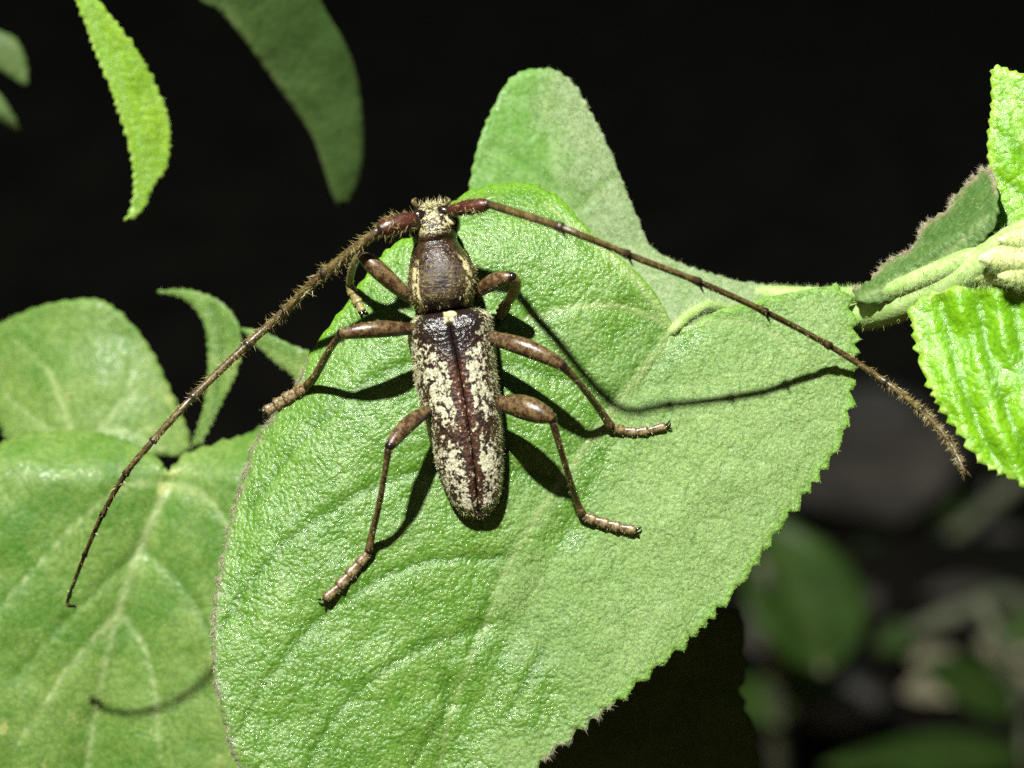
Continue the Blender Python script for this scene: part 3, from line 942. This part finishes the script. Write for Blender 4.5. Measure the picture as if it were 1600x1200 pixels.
def elytramat():
    m, nt, p, out = new_mat('beetle_elytron')
    g = NT(nt)
    vec = g.n('ShaderNodeTexCoord').outputs['Object']
    eu, ev = g.attr('eu'), g.attr('ev')
    n0 = g.noise(vec, 6.0, 2, 0.5)
    n1 = g.noise(vec, 20, 3, 0.6, 0.3); n2 = g.noise(vec, 75, 2, 0.6)
    # reddish brown wing case, blacker at the base, redder along the seam
    col = g.mix(g.ramp(n1, 0.4, 0.6), (0.020, 0.010, 0.006), (0.055, 0.026, 0.012))
    seam = g.math('MULTIPLY', g.ramp(g.math('ADD', eu, g.math('MULTIPLY', g.math('SUBTRACT', n0, 0.5), 0.25)), 0.08, 0.27, 1, 0), g.math('MULTIPLY', g.ramp(ev, 0.16, 0.26), g.ramp(ev, 0.45, 0.7, 1, 0.35)))
    col = g.mix(g.math('MULTIPLY', seam, g.ramp(n1, 0.3, 0.6, 0.3, 0.9)), col, (0.062, 0.019, 0.010))
    base = g.math('MULTIPLY', g.ramp(g.math('ADD', ev, g.math('MULTIPLY', eu, 0.22)), 0.20, 0.31, 1, 0), g.ramp(eu, 0.72, 0.88, 1, 0))
    col = g.mix(base, col, (0.012, 0.008, 0.007))
    # cream down in broken patches: how much of it there is depends on the place
    lat = g.ramp(eu, 0.70, 0.95)
    mp = g.n('ShaderNodeMapping'); mp.inputs['Scale'].default_value = (62, 36, 36)
    g.l(vec, mp.inputs['Vector'])
    n3 = g.noise(mp.outputs[0], 1.0, 2, 0.6)
    band = g.math('ADD', g.ramp(ev, 0.44, 0.54, 1, 0.52), g.ramp(ev, 0.58, 0.68, 0, 0.5), clamp=True)
    k = g.math('MULTIPLY', g.ramp(eu, 0.10, 0.30), band)
    k = g.math('MULTIPLY', k, g.ramp(eu, 0.62, 0.78, 1.0, 0.72))
    k = g.math('MAXIMUM', g.math('MULTIPLY', lat, 0.95), k)
    k = g.math('MAXIMUM', k, g.math('MULTIPLY', g.ramp(ev, 0.24, 0.34), 0.42))
    k = g.math('MULTIPLY', k, g.math('SUBTRACT', 1.0, base))
    k = g.math('MULTIPLY', k, g.ramp(ev, 0.95, 0.99, 1, 0.3))
    nn = g.math('ADD', g.math('ADD', g.math('MULTIPLY', n1, 0.52), g.math('MULTIPLY', n0, 0.17)), g.math('MULTIPLY', n3, 0.31))
    th = g.math('SUBTRACT', 0.635, g.math('MULTIPLY', k, 0.165))
    cr = g.ramp(g.math('SUBTRACT', nn, th), -0.014, 0.022)
    col = g.mix(cr, col, g.mix(g.ramp(n2, 0.35, 0.65), (0.28, 0.275, 0.165), (0.52, 0.515, 0.37)))
    # pale mark over the scutellum
    spot = g.math('MULTIPLY', g.ramp(eu, 0.05, 0.14, 1, 0), g.ramp(ev, 0.035, 0.055, 1, 0))
    col = g.mix(spot, col, (0.55, 0.52, 0.28))
    g.l(col, p.inputs['Base Color'])
    g.l(g.math('ADD', 0.24, g.math('MULTIPLY', g.math('ADD', g.math('MULTIPLY', cr, 0.5), g.ramp(ev, 0.1, 0.3, 0, 0.22)), 0.9)), p.inputs['Roughness'])
    hh = g.math('ADD', g.math('MULTIPLY', cr, 0.8), n2)
    b = g.bump(hh, 0.6, 0.010)
    b = g.bump(g.voro(vec, 38), 0.5, 0.012, b)
    g.l(b, p.inputs['Normal'])
    return m


def limbmat(name, dark, red, pale):
    m, nt, p, out = new_mat(name)
    g = NT(nt)
    vec = g.n('ShaderNodeTexCoord').outputs['Object']
    al = g.attr('along')
    n1 = g.noise(vec, 22, 4, 0.65)
    col = g.mix(g.ramp(g.math('ADD', g.math('MULTIPLY', n1, 0.6), g.math('MULTIPLY', g.noise(vec, 55, 3, 0.7), 0.4)), 0.42, 0.6), red, pale)
    ends = g.math('MAXIMUM', g.ramp(al, 0.0, 0.18, 1, 0), g.ramp(al, 0.88, 0.97))
    col = g.mix(g.math('MULTIPLY', ends, 0.85), col, dark)
    g.l(col, p.inputs['Base Color'])
    p.inputs['Roughness'].default_value = 0.34
    g.l(g.bump(g.noise(vec, 55, 3, 0.7), 0.35, 0.008), p.inputs['Normal'])
    return m


M_BODY = bodymat()
M_ELY = elytramat()
M_FEMUR = limbmat('beetle_femur', (0.010, 0.005, 0.004), (0.030, 0.012, 0.005), (0.125, 0.085, 0.035))
M_TIBIA = limbmat('beetle_tibia', (0.02, 0.011, 0.006), (0.036, 0.020, 0.008), (0.125, 0.088, 0.034))
M_TARSUS = limbmat('beetle_tarsus', (0.05, 0.030, 0.013), (0.055, 0.034, 0.014), (0.22, 0.165, 0.075))
M_OLIVE = limbmat('beetle_olive_limb', (0.07, 0.05, 0.018), (0.13, 0.10, 0.03), (0.22, 0.185, 0.07))
M_ANT = limbmat('beetle_antenna', (0.012, 0.007, 0.006), (0.040, 0.025, 0.009), (0.115, 0.088, 0.030))
M_SCAPE = limbmat('beetle_scape', (0.010, 0.006, 0.005), (0.032, 0.008, 0.006), (0.070, 0.020, 0.011))
M_EYE = plain_mat('beetle_eye', (0.004, 0.004, 0.004), (0.008, 0.007, 0.006), 30, 0.12, 0.6, 0.4, 90, 0.004)
M_KNEE = plain_mat('beetle_knee', (0.006, 0.005, 0.005), (0.012, 0.009, 0.008), 30, 0.15, 0.6, 0.1, 60, 0.004)

beetle = empty('longhorn_beetle', tuple(at(715, 600, float(wA(715, 600)))))
tag(beetle, 'brown longhorn beetle with cream-mottled wing cases and long swept antennae on the broad leaf', 'beetle')

W0 = lambda x, y: float(wA(np.float64(x), np.float64(y)))
AX0 = np.array([678., 318.]); AX1 = np.array([747., 812.])
AXD = (AX1 - AX0) / np.linalg.norm(AX1 - AX0)
AXN = np.array([-AXD[1], AXD[0]])          # across the body; turned so + is the picture's right
if AXN[0] < 0: AXN = -AXN


def body_plane(y):
    """the beetle's own flat base plane: the leaf under it, straightened"""
    return W0(690, 440) + (W0(735, 740) - W0(690, 440)) * (y - 440) / 300


# trunk stations: x, y on the midline, half width in px, bottom and top height in cm above the leaf
TR = [(673, 316, 13, 0.20, 0.28), (674, 320, 25, 0.14, 0.34), (676, 330, 32, 0.10, 0.41), (678, 345, 36, 0.09, 0.45), (679, 358, 37, 0.09, 0.455), (680, 369, 36, 0.09, 0.445),
      (680, 377, 34.5, 0.10, 0.425), (680.5, 382, 35.5, 0.10, 0.44), (682, 392, 40, 0.08, 0.475), (686, 408, 47, 0.07, 0.50), (690, 425, 53, 0.06, 0.515), (691, 440, 55, 0.06, 0.515),
      (692, 455, 54, 0.06, 0.50), (693, 467, 50, 0.07, 0.475), (694, 476, 46, 0.09, 0.43), (695, 482, 44, 0.10, 0.38), (698, 490, 48, 0.07, 0.34), (702, 515, 58, 0.03, 0.34), (712, 580, 59, 0.01, 0.30),
      (723, 650, 56, 0.0, 0.24), (732, 715, 50, 0.0, 0.18), (738, 755, 44, 0.0, 0.14), (743, 785, 33, 0.0, 0.10), (746, 803, 16, 0.01, 0.06)]
TS = spline(np.array(TR), 4)
V = []; AU = []; AV = []
SD = 32
for (x, y, hw, hb, ht) in TS:
    for a in np.linspace(0, 2 * math.pi, SD, endpoint=False):
        c, s = math.cos(a), math.sin(a)
        cx = math.copysign(abs(c) ** 0.85, c); sy = math.copysign(abs(s) ** 0.9, s)
        mid = hb + (ht - hb) * 0.42
        h = mid + (sy * (ht - mid) if s > 0 else sy * (mid - hb))
        q = np.array([x, y]) + AXN * hw * cx
        V.append(at(q[0], q[1], body_plane(y) + h)); AU.append(c if s > 0 else math.copysign(1, c)); AV.append(y)
k = len(TS)
F = [(i * SD + j, i * SD + (j + 1) % SD, (i + 1) * SD + (j + 1) % SD, (i + 1) * SD + j) for i in range(k - 1) for j in range(SD)]
F.append(tuple(reversed(range(SD)))); F.append(tuple((k - 1) * SD + j for j in range(SD)))
body = mesh_obj('body', V, F, M_BODY, beetle, {'au': AU, 'av': AV})
body['label'] = 'dark brown head and thorax with two cream stripes'
# cream and golden down on the trunk
Vn = np.array(V); tr = tris_of([f for f in F if len(f) == 4])
yy = np.array(AV)[tr].mean(1); uu = np.abs(np.array(AU))[tr].mean(1)
hv, hf = hairs_on(Vn, tr[(yy > 395) & (yy < 482)], 1100, 0.022, 0.003, 0.4, tuple(-0.3 * UPV), 21)
tag(mesh_obj('body_hairs', hv, hf, M_BRISTLE, body, smooth=False), kind='stuff')
hv, hf = hairs_on(Vn, tr[(yy < 362) & (uu < 0.75)], 220, 0.022, 0.0034, 0.5, tuple(0.5 * UPV), 22)
tag(mesh_obj('body_hairs', hv, hf, M_CREAM_HAIR, body, smooth=False), kind='stuff')
hv, hf = hairs_on(Vn, tr[(yy < 320)], 70, 0.04, 0.005, 0.6, tuple(0.9 * UPV), 23)
tag(mesh_obj('mouth_hairs', hv, hf, M_CREAM_HAIR, body, smooth=False), kind='stuff')


def ellipsoid(c, ax, name, mat, parent, nu=16, nv=10):
    V = []
    for i in range(nv + 1):
        th = math.pi * i / nv
        for j in range(nu):
            ph = 2 * math.pi * j / nu
            V.append(np.asarray(c) + ax[0] * math.sin(th) * math.cos(ph) + ax[1] * math.sin(th) * math.sin(ph) + ax[2] * math.cos(th))
    F = [(i * nu + j, (i + 1) * nu + j, (i + 1) * nu + (j + 1) % nu, i * nu + (j + 1) % nu) for i in range(nv) for j in range(nu)]
    return mesh_obj(name, V, F, mat, parent)


def hz(x, y): return body_plane(y) + 0


for (x, y) in ((712, 350), (645, 357)):
    ellipsoid(at(x, y, hz(x, y) + 0.30), (RGT * 0.035, UPV * 0.065, -FWD * 0.10), 'eye', M_EYE, beetle)
for (x, y) in ((695, 330), (654, 337)):      # the knobs the antennae stand on
    ellipsoid(at(x, y, hz(x, y) + 0.385), (RGT * 0.062, UPV * 0.042, -FWD * 0.045), 'antenna_socket', M_KNEE, beetle)
for (x, y, a) in ((703, 345, 0.6), (648, 355, -0.6)):    # cream patches behind the sockets
    ca, sa_ = math.cos(a), math.sin(a)
    ellipsoid(at(x, y, hz(x, y) + 0.415), ((RGT * ca - UPV * sa_) * 0.042, (RGT * sa_ + UPV * ca) * 0.024, -FWD * 0.02), 'cream_patch', M_CREAM_HAIR, beetle)
for pts in ([(652, 324, .3), (645, 315, .33), (650, 310, .30)], [(694, 322, .3), (702, 314, .33), (698, 309, .30)]):
    v, f, a = tube([tuple(at(x, y, hz(x, y) + h)) for x, y, h in pts], [0.016, 0.014, 0.008], 8, 4)
    mesh_obj('mouth_palp', v, f, M_OLIVE, beetle)

# wing cases
EL = [(487, 698, 48, 48), (492, 700, 56, 57), (502, 702, 64, 66), (523, 706, 70, 65), (555, 713, 69, 62), (587, 719, 71, 58), (620, 725, 69, 56), (650, 730, 67, 54), (685, 735, 62, 51), (713, 739, 60, 48),
      (745, 743, 53, 44), (777, 746, 42, 37), (795, 747.5, 31, 27), (805, 748, 20, 17), (812, 748, 8, 6)]   # y, seam x, left and right half widths
ES = spline(np.array(EL, float), 5)
htop = np.interp(ES[:, 0], [487, 495, 510, 560, 650, 740, 790, 812], [0.40, 0.45, 0.475, 0.46, 0.39, 0.28, 0.18, 0.08])
hedge = np.interp(ES[:, 0], [487, 560, 740, 812], [0.12, 0.08, 0.03, 0.02])
NU = 18
for side in (-1, 1):
    V = []; eu = []; ev = []
    for i, (y, xs, hl, hr) in enumerate(ES):
        hw = hl if side < 0 else hr
        vv = (y - 487) / 325
        for j in range(NU + 1):
            u = j / NU
            a = min(1.0, u) * math.pi / 2
            xx = math.sin(a) ** 0.9
            h = hedge[i] + (htop[i] - hedge[i]) * math.cos(a) ** 0.62
            h -= 0.010 * math.exp(-(xx * hw / 2.5) ** 2)                 # both edges dip to the seam
            if vv < 0.2: h += 0.022 * math.exp(-((xx - 0.62) / 0.18) ** 2) * math.exp(-((vv - 0.06) / 0.06) ** 2)   # the shoulder
            q = np.array([xs, y]) + AXN * side * (0.6 + (hw - 0.6) * xx)
            V.append(at(q[0], q[1], body_plane(y) + h)); eu.append(xx); ev.append(vv)
    k = len(ES); m = NU + 1
    F = []
    for i in range(k - 1):
        for j in range(NU):
            q = (i * m + j, i * m + j + 1, (i + 1) * m + j + 1, (i + 1) * m + j)
            F.append(q if side < 0 else q[::-1])
    o = mesh_obj('elytron', V, F, M_ELY, beetle, {'eu': eu, 'ev': ev})
    md = o.modifiers.new('thickness', 'SOLIDIFY'); md.thickness = 0.02; md.offset = -1
    Vn = np.array(V); tr = tris_of(F)
    n = np.cross(Vn[tr[:, 1]] - Vn[tr[:, 0]], Vn[tr[:, 2]] - Vn[tr[:, 0]]) @ FWD
    if n.mean() > 0: tr = tr[:, ::-1]
    e2 = np.array(eu)[tr].mean(1); v2 = np.array(ev)[tr].mean(1)
    hv, hf = hairs_on(Vn, tr[(e2 > 0.7) | (v2 > 0.9)], 1300, 0.018, 0.003, 0.4, tuple(-0.6 * UPV), 30 + side)
    tag(mesh_obj('body_hairs', hv, hf, M_CREAM_HAIR, o, smooth=False), kind='stuff')
sc_ = ellipsoid(at(705, 492, body_plane(492) + 0.44), (RGT * 0.042, UPV * 0.028, -FWD * 0.015), 'scutellum', M_CREAM_HAIR, beetle)


# legs ------------------------------------------------------------
def P3(x, y, h, onleaf=True):
    base = W0(x, y) if onleaf else 0.0
    return tuple(at(x, y, base + h))


def limb(parent, name, pts, radpx, mat, sides=12, n=6, hairs=0, hlen=0.05, squash=1.0, hm=None, hw=0.004, hn=0.8):
    v, f, a = tube([P3(*p) for p in pts], [r * PX for r in radpx], sides, n, squash)
    o = mesh_obj(name, v, f, mat, parent, {'along': a})
    if hairs:
        dirv = np.array(P3(*pts[-1])) - np.array(P3(*pts[0])); dirv /= np.linalg.norm(dirv)
        hv, hf = hairs_on(v, tris_of(f), hairs, hlen, hw, hn, tuple(dirv * 0.6), len(name) + hairs)
        tag(mesh_obj('bristles', hv, hf, hm or M_BRISTLE, o, smooth=False), kind='stuff')
    return o


def leg(label, femur, frad, tibia, trad, tarsus, tarad, mats=(None, None, None)):
    e = empty('leg', P3(*femur[0]), beetle)
    e['label'] = label
    limb(e, 'femur', femur, frad, mats[0] or M_FEMUR, 14, 7, 140, 0.016, 1.0, M_BRISTLE, 0.0024, 0.4)
    x, y, h = femur[-1]
    ellipsoid(P3(x, y, h), (RGT * frad[-1] * PX * 0.98, UPV * frad[-1] * PX * 0.98, -FWD * frad[-1] * PX * 0.98), 'knee', M_KNEE, e)
    limb(e, 'tibia', tibia, trad, mats[1] or M_TIBIA, 10, 6, 150, 0.02, 1.0, M_BRISTLE, 0.0024, 0.5)
    # the foot: lobed joints and two claws, one mesh per joint
    k = len(tarsus) - 1
    for i in range(k):
        p0, p1 = np.array(P3(*tarsus[i])), np.array(P3(*tarsus[i + 1]))
        r = tarad[i] * PX * 1.12
        v, f, a = tube([p0, p0 * .6 + p1 * .4, p0 * .15 + p1 * .85, p1], [r * .72, r * .82, r, r * .8], 10, 4, 0.6)
        o = mesh_obj('tarsus_joint', v, f, mats[2] or M_TARSUS, e, {'along': a * 0.5 + 0.25})
        hv, hf = hairs_on(v, tris_of(f), 45, 0.018, 0.0026, 0.5, tuple((p1 - p0) * 1.5), i + 70)
        tag(mesh_obj('bristles', hv, hf, M_CREAM_HAIR, e, smooth=False), kind='stuff')
    p0, p1 = np.array(P3(*tarsus[-2])), np.array(P3(*tarsus[-1]))
    d = p1 - p0; d /= np.linalg.norm(d)
    s = np.cross(d, FWD); s /= np.linalg.norm(s)
    for sg in (-1, 1):
        v, f, a = tube([p1, p1 + d * 0.025 + s * sg * 0.02, p1 + d * 0.04 + s * sg * 0.03 + FWD * 0.015], [0.009, 0.008, 0.003], 6, 3)
        mesh_obj('claw', v, f, M_KNEE, e)


leg('left front leg with a pale tan tip to its thigh, reaching over the leaf edge',
    [(648, 470, 0.20), (628, 455, 0.30), (600, 430, 0.42), (578, 410, 0.50), (566, 400, 0.52)], [8, 11, 14, 13, 8],
    [(566, 400, 0.52), (556, 408, 0.40), (549, 425, 0.22), (546, 445, 0.06)], [7, 6, 6, 6],
    [(546, 445, 0.06), (552, 460, 0.02), (560, 474, 0.02), (566, 486, 0.02)], [8, 8, 6], (M_FEMUR, M_OLIVE, M_OLIVE))
leg('right front leg folded back with an olive shin',
    [(738, 462, 0.18), (755, 450, 0.26), (772, 440, 0.34), (790, 434, 0.40), (800, 433, 0.42)], [8, 11, 13, 11, 8],
    [(800, 433, 0.42), (806, 442, 0.36), (802, 458, 0.25), (792, 474, 0.12)], [8, 9, 9, 7],
    [(792, 474, 0.12), (787, 482, 0.05), (782, 490, 0.02), (779, 497, 0.02)], [10, 9, 7], (M_FEMUR, M_OLIVE, M_OLIVE))
leg('left middle leg with a black knee, its foot gripping the leaf edge',
    [(655, 512, 0.26), (632, 514, 0.36), (600, 514, 0.47), (565, 517, 0.54), (540, 521, 0.57), (533, 523, 0.57)], [8, 10, 13, 12, 9, 7.5],
    [(532, 524, 0.57), (518, 542, 0.46), (505, 565, 0.30), (492, 588, 0.14), (480, 603, 0.05)], [6, 5.5, 6, 6.5, 7.5],
    [(480, 602, 0.05), (462, 614, 0.03), (444, 625, 0.03), (430, 634, 0.03), (415, 642, 0.04)], [9.5, 10, 10, 8])
leg('left hind leg with a long thin shin',
    [(672, 640, 0.26), (655, 650, 0.34), (636, 665, 0.43), (620, 682, 0.50), (609, 697, 0.54)], [8, 11, 12.5, 11, 8],
    [(607, 701, 0.54), (601, 740, 0.44), (592, 790, 0.27), (581, 835, 0.10), (576, 862, 0.04)], [6, 4.5, 4.8, 5.5, 6.5],
    [(576, 864, 0.04), (560, 882, 0.03), (544, 900, 0.03), (529, 917, 0.03), (508, 936, 0.03)], [8, 9, 9, 7.5])
leg('right middle leg stretched across the leaf',
    [(758, 524, 0.26), (785, 532, 0.34), (815, 541, 0.41), (845, 553, 0.45), (870, 566, 0.46), (880, 573, 0.46)], [9, 12, 14, 13, 10, 8],
    [(881, 574, 0.46), (900, 593, 0.38), (925, 624, 0.22), (945, 652, 0.08), (954, 666, 0.04)], [7, 5.5, 5.5, 6.5, 7.5],
    [(955, 667, 0.04), (975, 673, 0.03), (994, 675, 0.03), (1012, 673, 0.03), (1040, 666, 0.03)], [7, 7, 7, 6])
leg('right hind leg with the thickest thigh',
    [(775, 632, 0.24), (795, 632, 0.33), (820, 637, 0.43), (842, 645, 0.49), (858, 652, 0.52), (863, 656, 0.52)], [11, 15, 19, 17, 11, 8],
    [(864, 659, 0.52), (874, 695, 0.42), (888, 742, 0.26), (902, 785, 0.09), (910, 804, 0.04)], [6.5, 5, 4.8, 5.5, 7],
    [(911, 806, 0.04), (930, 813, 0.03), (950, 819, 0.03), (968, 824, 0.03), (992, 829, 0.03)], [8, 8, 8, 7])


# antennae --------------------------------------------------------
def antenna(label, joints, radpx, hairs, hlen, scape_rad):
    e = empty('antenna', tuple(at(*joints[0])), beetle)
    e['label'] = label
    p = [np.array(at(*j)) for j in joints]
    d = p[1] - p[0]
    v, f, a = tube([p[0], p[0] + d * .3, p[0] + d * .75, p[1]], [scape_rad * .5 * PX, scape_rad * .95 * PX, scape_rad * PX, scape_rad * .65 * PX], 12, 6)
    o = mesh_obj('scape', v, f, M_SCAPE, e, {'along': a})
    hv, hf = hairs_on(v, tris_of(f), 260, 0.05, 0.0035, 0.4, tuple(d / np.linalg.norm(d) * 0.6), 3)
    tag(mesh_obj('bristles', hv, hf, M_BRISTLE, o, smooth=False), kind='stuff')
    # bend the chain smoothly, then cut it into its joints
    cur = spline(np.array(p[1:]), 8)
    for i in range(len(p) - 2):
        seg = cur[i * 8:i * 8 + 9]
        r0, r1 = radpx[i] * PX, radpx[i + 1] * PX
        tt = np.linspace(0, 1, 9)
        rr = r0 + (r1 - r0) * tt
        rr = rr * (1 + 0.85 * np.exp(-((tt - 0.96) / 0.05) ** 2) - 0.15 * np.exp(-(tt / 0.08) ** 2))
        v, f, a = tube(seg, rr, 10, 3)
        o = mesh_obj('antenna_joint', v, f, M_ANT, e, {'along': a})
        hn = hairs[i]
        if hn:
            dd = seg[-1] - seg[0]; dd /= np.linalg.norm(dd)
            hv, hf = hairs_on(v, tris_of(f), hn, hlen[i], 0.0034, 0.7, tuple(dd * 0.45), 100 + i)
            tag(mesh_obj('bristles', hv, hf, M_BRISTLE, o, smooth=False), kind='stuff')
        if i < 4 and joints[0][0] > 690:     # a short spine at the end of each of the first joints
            q = seg[-1]
            v, f, a = tube([q, q - UPV * 0.035 + RGT * 0.01, q - UPV * 0.075 + RGT * 0.03], [0.014, 0.010, 0.002], 6, 3)
            mesh_obj('spine', v, f, M_KNEE, e)


bp = body_plane(335)
antenna('right antenna lying in a long arc across the leaf',
        [(700, 329, bp + 0.46), (764, 319, bp + 0.62), (878, 356, 1.12), (982, 398, 0.98), (1093, 441, 0.78), (1197, 488, 0.50), (1297, 541, 0.18),
         (1385, 598, 0.15), (1440, 642, 0.4), (1482, 688, 0.6), (1508, 738, 0.75)],
        [6.6, 5.8, 5.2, 5, 4.8, 4.8, 5, 4.6, 3.8, 2.8, 1.5], [60, 70, 60, 70, 90, 130, 260, 260, 180, 110], [.05, .045, .022, .022, .025, .03, .038, .042, .04, .035], 11.5)
antenna('left antenna sweeping down with dense golden bristles',
        [(652, 340, bp + 0.46), (592, 360, bp + 0.56), (505, 428, 0.34), (445, 486, 0.16), (385, 540, 0.17), (300, 622, 0.40), (238, 690, 0.44), (196, 741, 0.38),
         (160, 805, 0.18), (132, 868, -0.1), (108, 932, -0.5), (106, 946, -0.55), (119, 947, -0.58)],
        [8, 7.6, 6.8, 6.3, 5.7, 5.0, 4.4, 3.8, 3.4, 3, 2.4, 2, 1.8], [230, 210, 200, 200, 130, 80, 60, 50, 40, 8, 8], [.044, .044, .042, .04, .034, .026, .03, .03, .025, .02, .02], 15)
